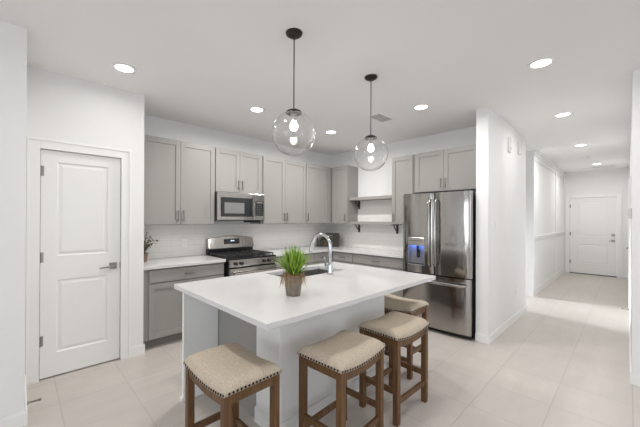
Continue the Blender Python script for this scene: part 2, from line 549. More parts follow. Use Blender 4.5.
def lever(parent, x, z, dirx, mat='nickel', square=True):
    bm = B()
    if square: box(bm, x - .032, x + .032, -.012, 0, z - .032, z + .032, .003)
    else: cyl(bm, (x, 0, z), (x, -.012, z), .03, seg=24)
    cyl(bm, (x, -.012, z), (x, -.05, z), .010)
    tube(bm, [(x, -.045, z), (x + dirx * .03, -.055, z - .001), (x + dirx * .075, -.057, z - .004), (x + dirx * .12, -.055, z - .008)], [.011, .010, .009, .008], 12)
    return obj('door_handle', bm, mat, parent)
def hinge(parent, x, z):
    bm = B()
    cyl(bm, (x, -.008, z - .045), (x, -.008, z + .045), .008, seg=12)
    box(bm, x - .004, x + .022, -.003, 0, z - .044, z + .044)
    return obj('hinge', bm, 'nickel', parent)
def struct_empty(name, label, cat, loc, rotz):
    o = thing(name, label, cat, loc, rotz)
    o['kind'] = 'structure'
    return o
g = .004
d1 = struct_empty('door_1', 'closed white two-panel pantry door', 'door', (DX0 + g, YP + .012, .012), 0)
obj('door_leaf', door_slab(DX1 - DX0 - 2 * g, DH - .012 - g, [(.112, .505, .205, .86), (.112, .505, 1.075, 1.925)]), 'door', d1)
lever(d1, DX1 - DX0 - .068, .945, -1)
for z in (.33, 1.07, 1.835): hinge(d1, .0, z)
bm = B(); box(bm, DX1 - DX0 - .012, DX1 - DX0 - .004, -.004, .0, .915, .975); obj('latch_plate', bm, 'nickel', d1)
# front door faces -x; hinged on the left (larger y)
d2 = struct_empty('door_2', 'closed white two-panel front door at the end of the hall', 'door', (XD + .012, FD1 - g, .02), -PI / 2)
obj('door_leaf', door_slab(FD1 - FD0 - 2 * g, DH - .02 - g, [(.16, .75, .26, .78), (.16, .75, .985, 1.91)]), 'door', d2)
bm = B(); box(bm, .808, .872, -.012, 0, .863, .927, .003); cyl(bm, (.84, -.012, .895), (.84, -.05, .895), .011); tube(bm, [(.845, -.05, .895), (.80, -.055, .893), (.765, -.053, .89)], .010, 10); obj('door_handle', bm, 'nickel', d2)
bm = B(); box(bm, .808, .872, -.012, 0, 1.01, 1.075, .003); cyl(bm, (.84, -.012, 1.042), (.84, -.03, 1.042), .018); obj('deadbolt', bm, 'nickel', d2)
for z in (.3, 1.05, 1.8): hinge(d2, 0, z)
bm = B(); box(bm, 0, FD1 - FD0 - 2 * g, -.014, .03, -.018, -.004); obj('threshold', bm, 'bronze', d2)
# hallway closet door faces +y
d3 = struct_empty('door_3', 'closed white door in the right hallway wall', 'door', (HD1 - g, YW - .012, .012), PI)
obj('door_leaf', door_slab(HD1 - HD0 - 2 * g, DH - .012 - g, [(.14, .67, .205, .86), (.14, .67, 1.075, 1.925)]), 'door', d3)
lever(d3, .075, .94, 1)

# ------------------------------------------------------------------ backsplash
struct('trim_7', box(B(), XP, XF, YR - .009, YR, .914, 1.354), 'splash_x', 'white subway tile backsplash behind the range', 'backsplash')
bm = B(); box(bm, XF - .009, XF, 2.2, YR - .009, .914, 1.354); box(bm, XF - .009, XF, 2.66, 3.49, 1.354, 1.80)
struct('trim_8', bm, 'splash_y', 'white subway tile backsplash left of the refrigerator', 'backsplash')

# ------------------------------------------------------------------ cabinets (local: width along +x from 0, front at y = 0 facing -y, depth to +y)
def shaker(bm, x0, x1, z0, z1, t=.02, fr=.058):
    box(bm, x0, x0 + fr, -t, 0, z0, z1, .0015)
    box(bm, x1 - fr, x1, -t, 0, z0, z1, .0015)
    box(bm, x0 + fr, x1 - fr, -t, 0, z0, z0 + fr, .0015)
    box(bm, x0 + fr, x1 - fr, -t, 0, z1 - fr, z1, .0015)
    box(bm, x0 + fr - .002, x1 - fr + .002, -t + .010, 0, z0 + fr - .002, z1 - fr + .002)
    return bm
def pull(parent, x, z, vertical=True, L=.135, y=-.02):
    bm = B()
    h_ = L / 2
    if vertical:
        box(bm, x - .0055, x + .0055, y - .034, y - .024, z - h_, z + h_, .002)
        for s in (-1, 1): box(bm, x - .005, x + .005, y - .026, y, z + s * (h_ - .018) - .005, z + s * (h_ - .018) + .005)
    else:
        box(bm, x - h_, x + h_, y - .034, y - .024, z - .0055, z + .0055, .002)
        for s in (-1, 1): box(bm, x + s * (h_ - .018) - .005, x + s * (h_ - .018) + .005, y - .026, y, z - .005, z + .005)
    return obj('handle', bm, 'nickel', parent)
def wall_cab(label, loc, rotz, wd, z0, z1, depth, doors, fill=(0, 0), group=None):
    """doors: list of (x0, x1, handle side) in local x"""
    t = thing('wall_cabinet', label, 'cabinet', (loc[0], loc[1], z0), rotz)
    obj('body', box(B(), 0, wd, 0, depth, 0, z1 - z0, .001), 'cab', t)
    for x0, x1, hs in doors:
        d = obj('door', shaker(B(), x0, x1, .006, z1 - z0 - .012), 'cab', t)
        pull(d, x1 - .03 if hs == 'r' else x0 + .03, .115)
    return t
def base_cab(label, loc, rotz, wd, depth, cols, hb=.876, toe=.10):
    """cols: list of (x0, x1, [doors: (a, b, side)]) each with one drawer on top"""
    t = thing('base_cabinet', label, 'cabinet', (loc[0], loc[1], 0), rotz)
    obj('body', box(B(), 0, wd, 0, depth, toe, hb, .001), 'cab', t)
    obj('toe_kick', box(B(), 0, wd, .06, .075, 0, toe), 'toe', t)
    for x0, x1, doors in cols:
        dr = obj('drawer', box(B(), x0, x1, -.02, 0, hb - .152, hb - .016, .002), 'cab', t)
        pull(dr, (x0 + x1) / 2, hb - .084, False)
        for a, b, hs in doors:
            d = obj('door', shaker(B(), a, b, toe + .012, hb - .166), 'cab', t)
            pull(d, b - .03 if hs == 'r' else a + .03, hb - .166 - .11)
    return t
UZ0, UZ1 = 1.354, 2.412
FY = 3.892                                            # front of the wall cabinet boxes, doors stand 2 cm proud
wall_cab('tall grey double-door wall cabinet left of the microwave', (XP + .005, FY), 0, 1.925 - XP - .005, UZ0, UZ1, YR - FY - .001,
         [(.05, .500, 'r'), (.503, .958, 'l')])
wall_cab('short grey double-door wall cabinet above the microwave', (1.928, FY), 0, .766, 1.802, UZ1, YR - FY - .001,
         [(.01, .381, 'r'), (.384, .756, 'l')])
wall_cab('tall grey double-door wall cabinet right of the microwave', (2.697, FY), 0, .925, UZ0, UZ1, YR - FY - .001,
         [(.025, .455, 'r'), (.458, .918, 'l')])
wall_cab('single-door grey wall cabinet on the range wall, next to the corner', (3.625, FY), 0, XF - 3.625 - .002, UZ0, UZ1, YR - FY - .001,
         [(.005, .53, 'l')])
FX = 4.292
wall_cab('single-door grey corner wall cabinet left of the open shelves', (FX, FY - .025), -PI / 2, FY - .025 - 3.49, UZ0, UZ1, XF - FX - .011,
         [(.03, FY - .025 - 3.49 - .004, 'r')])
wall_cab('narrow single-door grey wall cabinet right of the open shelves', (FX, 2.585), -PI / 2, 2.585 - 2.215, UZ0, UZ1, XF - FX - .011,
         [(.006, .355, 'l')])
wall_cab('short grey double-door cabinet above the refrigerator', (FX, 2.21), -PI / 2, 2.21 - YH - .13 - .003, 1.83, UZ1, XF - FX - .001,
         [(.02, .437, 'r'), (.440, .875, 'l')])

BY = 3.595
base_cab('grey base cabinet with wide drawer left of the gas range', (XP + .003, BY), 0, 1.918 - XP - .003, YR - BY - .001,
         [(.06, .945, [(.06, .50, 'r'), (.503, .945, 'l')])])
base_cab('grey base cabinet right of the gas range, running into the corner', (2.697, BY), 0, XF - 2.697 - .002, YR - BY - .001,
         [(.012, .40, [(.012, .40, 'l')]), (.405, .832, [(.405, .832, 'r')]), (.84, 1.255, [(.84, 1.255, 'l')])])
BX = 3.995
base_cab('grey two-drawer base cabinet between the corner and the refrigerator', (BX, BY - .002), -PI / 2, BY - .002 - 2.205, XF - BX - .001,
         [(.045, .465, [(.045, .465, 'r')]), (.475, 1.375, [(.475, .923, 'r'), (.926, 1.375, 'l')])])

# countertops
CT0, CT1 = .878, .914
bm = B(); box(bm, XP + .002, 1.921, 3.55, YR - .010, CT0, CT1)
tag(obj('countertop', bm, 'quartz', bevel=.003), 'short white quartz countertop left of the gas range', 'countertop')
bm = B()
pts = [(2.694, 3.55), (3.95, 3.55), (3.95, 2.2), (XF - .010, 2.2), (XF - .010, YR - .010), (2.694, YR - .010)]
f = bm.faces.new([bm.verts.new((x, y, CT1)) for x, y in pts])
r = bmesh.ops.extrude_face_region(bm, geom=[f])
for v in r['geom']:
    if isinstance(v, bmesh.types.BMVert): v.co.z = CT0
tag(obj('countertop', bm, 'quartz', bevel=.003), 'L-shaped white quartz countertop wrapping the back corner', 'countertop')

# open shelves with brackets
def shelf(label, z):
    t = thing('wall_shelf', label, 'shelf', (0, 0, z), 0, 'open shelves between the wall cabinets')
    obj('board', box(B(), 4.335, XF - .011, 2.59, 3.487, -.05, 0, .002), 'cab', t)
    # front lip running past the side of the corner cabinet is part of the same board
    for y in (2.665, 3.455):
        bm = B()
        box(bm, XF - .024, XF - .011, y - .018, y + .018, -.20, -.05)
        box(bm, XF - .20, XF - .019, y - .014, y + .014, -.058, -.05)
        q = [(XF - .019, -.16), (XF - .05, -.145), (XF - .085, -.115), (XF - .11, -.085), (XF - .125, -.058)]
        tube(bm, [(x, y, zz) for x, zz in q], .010, 8)
        obj('bracket', bm, 'iron', t)
    return t
shelf('upper grey open shelf left of the narrow wall cabinet', 1.825)
shelf('lower grey open shelf, level with the bottoms of the wall cabinets', 1.395)

# ------------------------------------------------------------------ island
IX0, IX1, IY0, IY1 = .883, 2.779, 1.22, 2.463
PX0, PX1, PY0, PY1 = 1.225, 2.455, 1.555, 1.82
isl = thing('kitchen_island', 'pale grey kitchen island under the large white worktop', 'kitchen island', (1.84, 1.9, 0))
ox, oy = 1.84, 1.9
obj('half_wall', box(B(), PX0 - ox, PX1 - ox, PY0 - oy, PY1 - oy, 0, CT0 - .001, .002), 'half', isl)
bm = B()
for a in ((PX0 - bt, PX1 + bt, PY0 - bt, PY0), (PX0 - bt, PX0, PY0, PY1), (PX1, PX1 + bt, PY0, PY1)):
    box(bm, a[0] - ox, a[1] - ox, a[2] - oy, a[3] - oy, 0, .105)
    box(bm, a[0] - ox - (.004 if a[0] < PX0 else 0), a[1] - ox + (.004 if a[1] > PX1 else 0), a[2] - oy - (.004 if a[2] < PY0 else 0), a[3] - oy, .0, .02)
obj('baseboard', bm, 'half', isl, bevel=.003)
bm = B()                                               # open-topped carcass around the sink
ca, cb, cc, ce = PX0 + .004 - ox, PX1 - .004 - ox, PY1 - oy, 2.41 - oy
for a in ((ca, cb, cc, cc + .018, 0, CT0 - .001), (ca, cb, ce - .018, ce, 0, CT0 - .001), (ca, ca + .018, cc + .018, ce - .018, 0, CT0 - .001), (cb - .018, cb, cc + .018, ce - .018, 0, CT0 - .001), (ca + .018, cb - .018, cc + .018, ce - .018, .10, .118)): box(bm, *a)
obj('cabinet_body', bm, 'cab', isl)
for a, b in ((.935, PX0), (PX1, 2.735)):
    pnl = obj('end_panel', box(B(), a - ox, b - ox, 2.392 - oy, 2.424 - oy, 0, CT0 - .001, .0015), 'half', isl)
    e = a if a < 1.2 else b
    s = -1 if a < 1.2 else 1
    obj('shoe_block', box(B(), e - ox, e + s * .014 - ox, 2.386 - oy, 2.43 - oy, 0, .03, .002), 'half', pnl)
n = 3
wd = (PX1 - PX0) / n
for i in range(n):                                     # doors on the working side
    bm = shaker(B(), 0, wd - .008, .11, .85)
    for v in bm.verts: v.co = Vector((PX1 - .004 - i * wd - ox - v.co.x, 2.41 - oy - v.co.y, v.co.z))
    obj('door', bm, 'cab', isl)
# worktop with a sink cut-out
SX0, SX1, SY0, SY1 = 1.70, 2.42, 2.005, 2.38
bm = B()
def ring(z):
    o_ = [bm.verts.new((x, y, z)) for x, y in ((IX0, IY0), (IX1, IY0), (IX1, IY1), (IX0, IY1))]
    i_ = [bm.verts.new((x, y, z)) for x, y in ((SX0, SY0), (SX1, SY0), (SX1, SY1), (SX0, SY1))]
    return o_, i_
ot, it = ring(CT1)
ob, ib = ring(CT0)
for i in range(4):
    j = (i + 1) % 4
    bm.faces.new((ot[i], ot[j], it[j], it[i]))
    bm.faces.new((ob[j], ob[i], ib[i], ib[j]))
    bm.faces.new((ot[j], ot[i], ob[i], ob[j]))
    bm.faces.new((it[i], it[j], ib[j], ib[i]))
tag(obj('countertop', bm, 'quartz', bevel=.004), 'large white quartz island worktop with a sink cut-out', 'countertop')
sk = thing('kitchen_sink', 'stainless undermount sink in the island worktop', 'sink', ((SX0 + SX1) / 2, (SY0 + SY1) / 2, CT0 - .002))
bm = B()
a, b, d_ = (SX1 - SX0) / 2 + .008, (SY1 - SY0) / 2 + .008, .21
top = [(-a, -b), (a, -b), (a, b), (-a, b)]
tv = [bm.verts.new((x, y, 0)) for x, y in top]
bv = [bm.verts.new((x * .97, y * .95, -d_)) for x, y in top]
for i in range(4): bm.faces.new((tv[(i + 1) % 4], tv[i], bv[i], bv[(i + 1) % 4]))
bm.faces.new(bv)
o = obj('basin', bm, plain('satin sink steel', (.42, .41, .40), .35, 1), sk)
md = o.modifiers.new('thick', 'SOLIDIFY'); md.thickness = .002; md.offset = 1
bm = B(); cyl(bm, (0, 0, -d_ + .001), (0, 0, -d_ + .006), .045, .04, 24); obj('drain', bm, 'chrome', sk)
# faucet
fa = thing('kitchen_faucet', 'tall chrome gooseneck faucet behind the sink on the island', 'faucet', (2.125, 1.935, CT1))
bm = B(); lathe(bm, [(0, 0), (.03, 0), (.03, .008), (.024, .014), (.022, .03), (.022, .10), (.017, .115), (0, .115)]); smooth_angle(obj('base', bm, 'chrome', fa))
bm = B()
pts = [(0, 0, .11), (0, 0, .20), (0, .0, .26)]
R = .10
for i in range(1, 15):
    an = PI * i / 14 * .93
    pts.append((-.03 * (1 - math.cos(an)) / 2 * 1.2, R - R * math.cos(an), .26 + R * 1.08 * math.sin(an)))
smooth_angle(obj('spout', tube(bm, pts, .0175, 14), 'chrome', fa))
e0, e1 = Vector(pts[-2]), Vector(pts[-1])
dd = (e1 - e0).normalized()
bm = B(); tube(bm, [e1 - dd * .005, e1 + dd * .02, e1 + dd * .085, e1 + dd * .095], [.0185, .0205, .0215, .019], 14); smooth_angle(obj('spray_head', bm, 'chrome', fa))
bm = B(); tube(bm, [(0, 0, .075), (-.05, .014, .075)], .014, 14); tube(bm, [(-.044, .013, .07), (-.05, .016, .10), (-.045, .03, .165)], [.012, .010, .008], 10); smooth_angle(obj('lever_handle', bm, 'chrome', fa))

# ------------------------------------------------------------------ gas range
GX = 2.306
rg = thing('gas_range', 'stainless gas range with black cooktop between the counters', 'range', (GX + .009, 3.5, 0))
hw = .375
obj('body', box(B(), -hw, hw, .03, .68, .02, .90), 'black', rg)
bm = B(); box(bm, -hw, hw, .0, .60, .90, .918, .003); obj('cooktop', bm, 'black', rg)
bm = B()                                               # slanted backguard with an arched top
N = 14
fr_, bk = [], []
for i in range(N + 1):
    x = -hw + 2 * hw * i / N
    arch = 1.142 + .035 * (1 - (x / hw) ** 2)
    fr_.append((bm.verts.new((x, .575, 1.0)), bm.verts.new((x, .612, arch))))
    bk.append((bm.verts.new((x, .68, 1.0)), bm.verts.new((x, .68, arch))))
for i in range(N):
    bm.faces.new((fr_[i][0], fr_[i + 1][0], fr_[i + 1][1], fr_[i][1]))
    bm.faces.new((bk[i + 1][0], bk[i][0], bk[i][1], bk[i + 1][1]))
    bm.faces.new((fr_[i][1], fr_[i + 1][1], bk[i + 1][1], bk[i][1]))
    bm.faces.new((fr_[i + 1][0], fr_[i][0], bk[i][0], bk[i + 1][0]))
bm.faces.new((fr_[0][0], fr_[0][1], bk[0][1], bk[0][0]))
bm.faces.new((fr_[N][1], fr_[N][0], bk[N][0], bk[N][1]))
bg_ = obj('backguard', bm, 'steel_h', rg, bevel=.004)
obj('backguard_riser', box(B(), -hw + .004, hw - .004, .60, .68, .918, 1.0), 'black', rg)
bm = B()
bm.faces.new([bm.verts.new(v) for v in ((-.13, .580, 1.06), (.12, .580, 1.06), (.12, .5945, 1.135), (-.13, .5945, 1.135))])
r = bmesh.ops.extrude_face_region(bm, geom=list(bm.faces))
for v in r['geom']:
    if isinstance(v, bmesh.types.BMVert): v.co.y += .01
dp = obj('display_panel', bm, 'dglass', bg_)
bm = B()
for s, x in ((0, -.022), (0, -.008), (0, .010), (0, .024)):
    box(bm, x - .0045, x + .0045, .5835, .594, 1.098, 1.113)
obj('clock', bm, 'lcd', bg_)
for gx in (-.25, 0, .25):                              # three cast iron grates
    bm = B()
    x0, x1, y0, y1 = gx - .118, gx + .118, .06, .56
    for a in ((x0, x1, y0, y0 + .012), (x0, x1, y1 - .012, y1), (x0, x0 + .012, y0, y1), (x1 - .012, x1, y0, y1), (gx - .006, gx + .006, y0, y1), (x0, x1, .185, .197), (x0, x1, .425, .437), (x0, x1, .305, .317)):
        box(bm, *a, .936, .95)
    for cx_ in (x0 + .006, x1 - .006):
        for cy_ in (y0 + .006, y1 - .006): cyl(bm, (cx_, cy_, .918), (cx_, cy_, .94), .007, seg=8)
    obj('grate', bm, 'iron', rg)
for gx, gy, rr in ((-.25, .19, .05), (-.25, .43, .04), (0, .31, .05), (.25, .19, .055), (.25, .43, .035)):
    bm = B(); lathe(bm, [(0, 0), (rr, 0), (rr, .008), (rr * .75, .012), (rr * .75, .017), (0, .018)], (gx, gy, .917), 24); obj('burner', bm, 'iron', rg)
bm = B(); box(bm, -hw + .002, hw - .002, -.005, .03, .805, .898, .006); cp = obj('control_panel', bm, 'steel_h', rg)
for x in (-.285, -.20, .155, .235):
    bm = B(); lathe(bm, [(0, 0), (.024, 0), (.022, .012), (.018, .030), (.016, .034), (0, .034)], seg=20)
    bmesh.ops.rotate(bm, verts=bm.verts, matrix=Matrix.Rotation(PI / 2, 3, 'X'))
    bmesh.ops.translate(bm, verts=bm.verts, vec=(x, -.005, .85))
    obj('knob', bm, 'black', cp)
od = obj('oven_door', box(B(), -hw + .004, hw - .004, -.01, .03, .21, .785, .006), 'steel_h', rg)
obj('oven_window', box(B(), -.25, .25, -.013, -.009, .32, .62), 'dglass', od)
bm = B(); cyl(bm, (-.33, -.055, .725), (.33, -.055, .725), .013, seg=16)
for s in (-1, 1): box(bm, s * .30 - .012, s * .30 + .012, -.055, -.008, .714, .736, .003)
obj('oven_handle', bm, 'steel_h', od)
obj('warming_drawer', box(B(), -hw + .004, hw - .004, -.008, .03, .045, .195, .005), 'steel_h', rg)

# ------------------------------------------------------------------ microwave
hw = .381
mw = thing('microwave', 'stainless over-the-range microwave under the short wall cabinet', 'microwave', (GX + .002, 3.80, 1.403))
mz = .396
obj('body', box(B(), -hw, hw, .02, YR - 3.80 - .011, .0, mz, .003), 'black', mw)
dr = obj('door', box(B(), -hw, .20, -.005, .02, .012, mz, .005), 'steel_h', mw)
obj('window_surround', box(B(), -hw + .045, .168, -.007, -.003, .06, .325), 'dglass', dr)
obj('window_screen', box(B(), -hw + .10, .03, -.0085, -.0065, .105, .255), 'screen', dr)
bm = B()
tube(bm, [(.183, -.008, .05), (.183, -.035, .075), (.183, -.042, .20), (.183, -.035, .325), (.183, -.008, .35)], .011, 10)
obj('handle', bm, 'steel', dr)
cpn = obj('control_panel', box(B(), .203, hw, -.005, .02, .012, mz, .005), 'steel_h', mw)
obj('keypad', box(B(), .222, hw - .022, -.007, -.003, .075, .295), 'dglass', cpn)
bm = B(); box(bm, .24, hw - .04, -.0085, -.0065, .262, .282); obj('display', bm, 'screen', cpn)
bm = B()
for rw in range(5):
    for cl in range(3): box(bm, .24 + cl * .034, .262 + cl * .034, -.0085, -.0065, .09 + rw * .033, .108 + rw * .033)
obj('buttons', bm, plain('dim keypad button', (.06, .062, .065), .3), cpn)
obj('vent_grille', box(B(), .12, .33, .03, .16, -.022, .0), 'black', mw)

# ------------------------------------------------------------------ refrigerator (front faces -x)
FW_ = .885
rf = thing('refrigerator', 'stainless french-door refrigerator with ice dispenser', 'refrigerator', (3.83, 2.15, 0), -PI / 2)
obj('body', box(B(), .004, FW_ - .004, .085, .75, .03, 1.755), 'darkcase', rf)
obj('toe_grille', box(B(), .01, FW_ - .01, .06, .12, .008, .055), 'black', rf)
def curved_door(x0, x1, z0, z1, crown, thick=.075, hole=None):
    """door whose front bows outwards; hole = (hx0, hx1, hz0, hz1) leaves an opening"""
    bm = B()
    n = 22
    xs = [x0 + (x1 - x0) * i / n for i in range(n + 1)]
    zs = [z0, z1]
    if hole:
        xs = sorted(set([x for x in xs if abs(x - hole[0]) > .008 and abs(x - hole[1]) > .008] + [hole[0], hole[1]]))
        zs = [z0, hole[2], hole[3], z1]
    def y(x):
        u = (x - (x0 + x1) / 2) / ((x1 - x0) / 2)
        edge = .016 * abs(u) ** 7 + .008 * max(0, (abs(u) - .95) / .05) ** 2
        return -crown * (1 - u * u) + edge
    V = {(i, j): bm.verts.new((x, y(x), z)) for i, x in enumerate(xs) for j, z in enumerate(zs)}
    W = {(i, j): bm.verts.new((x, thick, z)) for i, x in enumerate(xs) for j, z in enumerate(zs)}
    def inh(i, j): return hole and xs[i] >= hole[0] - 1e-6 and xs[i + 1] <= hole[1] + 1e-6 and j == 1
    nx, nz = len(xs) - 1, len(zs) - 1
    for i in range(nx):
        for j in range(nz):
            if not inh(i, j): bm.faces.new((V[i, j], V[i + 1, j], V[i + 1, j + 1], V[i, j + 1]))
            bm.faces.new((W[i + 1, j], W[i, j], W[i, j + 1], W[i + 1, j + 1]))
        bm.faces.new((V[i, nz], V[i + 1, nz], W[i + 1, nz], W[i, nz]))
        bm.faces.new((V[i + 1, 0], V[i, 0], W[i, 0], W[i + 1, 0]))
    for j in range(nz):
        bm.faces.new((V[0, j], V[0, j + 1], W[0, j + 1], W[0, j]))
        bm.faces.new((V[nx, j + 1], V[nx, j], W[nx, j], W[nx, j + 1]))
    return bm
HX0, HX1, HZ0, HZ1 = .09, .325, .83, 1.20
ld = smooth_angle(obj('left_door', curved_door(.003, FW_ / 2 - .002, .735, 1.775, .010, hole=(HX0, HX1, HZ0, HZ1)), 'steel', rf), 50)
rd = smooth_angle(obj('right_door', curved_door(FW_ / 2 + .002, FW_ - .003, .735, 1.775, .010), 'steel', rf), 50)
fz = smooth_angle(obj('freezer_drawer', curved_door(.003, FW_ - .003, .06, .722, .018), 'steel', rf), 50)
def fridge_handle(parent, x):
    bm = B()
    z0, z1 = .83, 1.69
    ps = [(x, -.012, z0), (x, -.05, z0 + .03)]
    for i in range(9): ps.append((x, -.058 - .012 * math.sin(PI * i / 8), z0 + .06 + (z1 - z0 - .12) * i / 8))
    ps += [(x, -.05, z1 - .03), (x, -.012, z1)]
    tube(bm, ps, .015, 12)
    return smooth_angle(obj('handle', bm, 'steel', parent), 60)
fridge_handle(ld, FW_ / 2 - .04)
fridge_handle(rd, FW_ / 2 + .04)
bm = B()
tube(bm, [(.06, -.01, .645), (.07, -.055, .645), (.12, -.066, .645), (FW_ / 2, -.075, .645), (FW_ - .12, -.066, .645), (FW_ - .07, -.055, .645), (FW_ - .06, -.01, .645)], .019, 12)
smooth_angle(obj('handle', bm, 'steel', fz), 60)
ds = obj('dispenser_recess', box(B(), HX0, HX1, .045, .05, HZ0, HZ1), 'recess', ld)
bm = B()
for a in ((HX0, HX0 + .006, -.004, .045, HZ0, HZ1), (HX1 - .006, HX1, -.012, .045, HZ0, HZ1), (HX0, HX1, -.01, .045, HZ0, HZ0 + .012), (HX0, HX1, -.01, .045, HZ1 - .006, HZ1)): box(bm, *a)
obj('dispenser_frame', bm, 'recess', ld)
obj('dispenser_control', box(B(), HX0 + .006, HX1 - .006, -.014, -.004, 1.088, HZ1 - .006, .003), 'steel_h', ld)
bm = B()
for q in range(5): box(bm, HX0 + .03 + q * .036, HX0 + .048 + q * .036, -.0155, -.013, 1.145, 1.156)
obj('dispenser_buttons', bm, 'black', ld)
obj('dispenser_light', box(B(), HX0 + .03, HX1 - .03, .01, .035, 1.096, 1.104), 'blue', ld)
bm = B(); tube(bm, [(.215, .03, 1.10), (.215, .02, 1.05), (.23, .012, 1.02)], .016, 12); box(bm, .20, .245, .02, .028, .93, 1.03, .003); obj('dispenser_paddle', bm, 'black', ld)
obj('drip_tray', box(B(), HX0 + .01, HX1 - .01, -.006, .045, HZ0 + .012, HZ0 + .022), 'black', ld)
bm = B(); cyl(bm, (FW_ - .06, -.004, 1.70), (FW_ - .06, -.010, 1.70), .014, seg=20); obj('round_badge', bm, 'chrome', rd)
for x in (.05, FW_ - .05):
    obj('hinge_cover', box(B(), x - .04, x + .04, .03, .13, 1.757, 1.785, .004), 'darkcase', rf)

# ------------------------------------------------------------------ counter stools (long side along local x)
SL, SD, SH = .225, .165, .608                          # half length, half depth, height of the frame at the corners
def sag(x): return -.024 * (1 - (x / SL) ** 2)
def make_stool(label):
    t = thing('counter_stool', label, 'stool', (0, 0, 0), 0, 'saddle seat counter stools around the island')
    lw_ = .040
    for sx in (-1, 1):
        for sy in (-1, 1):
            bm = B()
            x, y = sx * (SL - lw_ / 2), sy * (SD - lw_ / 2)
            v0 = [(x - .017 + sx * .004, y - .017 + sy * .004), (x + .017 + sx * .004, y + .017 + sy * .004)]
            box(bm, x - lw_ / 2, x + lw_ / 2, y - lw_ / 2, y + lw_ / 2, 0, SH - .004, .003)
            obj('leg', bm, 'wood', t)
    n = 12
    for sy in (-1, 1):                                 # long aprons follow the saddle curve
        bm = B()
        y0, y1 = sy * (SD - .006), sy * (SD - .028)
        rows = []
        for i in range(n + 1):
            x = (-SL + lw_) + 2 * (SL - lw_) * i / n
            zt, zb = SH - .004 + sag(x), SH - .062 + sag(x) * .9
            rows.append([bm.verts.new(c) for c in ((x, y0, zb), (x, y0, zt), (x, y1, zt), (x, y1, zb))])
        for a, b in zip(rows, rows[1:]):
            for q in range(4): bm.faces.new((a[q], a[(q + 1) % 4], b[(q + 1) % 4], b[q]))
        bm.faces.new(rows[0]); bm.faces.new(rows[-1][::-1])
        obj('apron', bm, 'wood', t)
    for sx in (-1, 1):
        obj('apron', box(B(), sx * (SL - .006), sx * (SL - .028), -SD + lw_, SD - lw_, SH - .062, SH - .004), 'wood', t)
    for sy in (-1, 1): obj('stretcher', box(B(), -SL + lw_ - .002, SL - lw_ + .002, sy * (SD - .009), sy * (SD - .031), .135, .172, .002), 'wood', t)
    for sx in (-1, 1): obj('stretcher', box(B(), sx * (SL - .009), sx * (SL - .031), -SD + lw_ - .002, SD - lw_ + .002, .205, .242, .002), 'wood', t)
    # saddle cushion
    bm = B()
    nx, ny = 26, 18
    ex, ey = SL + .006, SD + .006
    grid = {}
    for i in range(nx + 1):
        for j in range(ny + 1):
            u, v = -1 + 2 * i / nx, -1 + 2 * j / ny
            x, y = u * ex, v * ey
            e = (1 - abs(u) ** 7) ** .5 * (1 - abs(v) ** 5) ** .5
            grid[i, j] = bm.verts.new((x, y, SH + .012 + sag(max(-SL, min(SL, x))) + .048 * e))
    for i in range(nx):
        for j in range(ny): bm.faces.new((grid[i, j], grid[i + 1, j], grid[i + 1, j + 1], grid[i, j + 1]))
    per = [(i, 0) for i in range(nx)] + [(nx, j) for j in range(ny)] + [(i, ny) for i in range(nx, 0, -1)] + [(0, j) for j in range(ny, 0, -1)]
    low = []
    for i, j in per:
        c = grid[i, j].co
        low.append(bm.verts.new((c.x, c.y, SH - .010 + sag(max(-SL, min(SL, c.x))))))
    m_ = len(per)
    for q in range(m_): bm.faces.new((grid[per[q]], low[q], low[(q + 1) % m_], grid[per[(q + 1) % m_]]))
    bm.faces.new(low)
    cu = obj('cushion', bm, 'linen', t, smooth=True)
    # nailhead trim along the lower edge of the cushion
    bm = B()
    def nailhead(x, y, z, nx_, ny_):
        bmesh.ops.create_icosphere(bm, subdivisions=1, radius=.0078, matrix=Matrix.Translation((x + nx_ * .001, y + ny_ * .001, z)) @ Matrix.Diagonal((.5 if nx_ else 1, .5 if ny_ else 1, 1, 1)))
    for q in range(20):
        x = -SL + 2 * SL * q / 19
        for sy in (-1, 1): nailhead(x, sy * ey, SH + sag(x) - .001, 0, sy)
    for q in range(1, 15):
        y = -SD + 2 * SD * q / 15
        for sx in (-1, 1): nailhead(sx * ex, y, SH - .001, sx, 0)
    obj('nailhead_trim', bm, 'nail', cu, smooth=True)
    return t
st = make_stool('linen counter stool tucked under the left end of the island')
st.location, st.rotation_euler = (.858, 1.520, 0), (0, 0, PI / 2 + .01)
for x, y, rz, lab in ((1.48, 1.24, .05, 'linen counter stool on the long side of the island, nearer the camera'),
                      (2.115, 1.252, -.01, 'linen counter stool on the long side of the island, nearer the refrigerator'),
                      (2.70, 1.56, PI / 2, 'linen counter stool mostly hidden under the right end of the island')):
    dup(st, (x, y, 0), rz, lab)

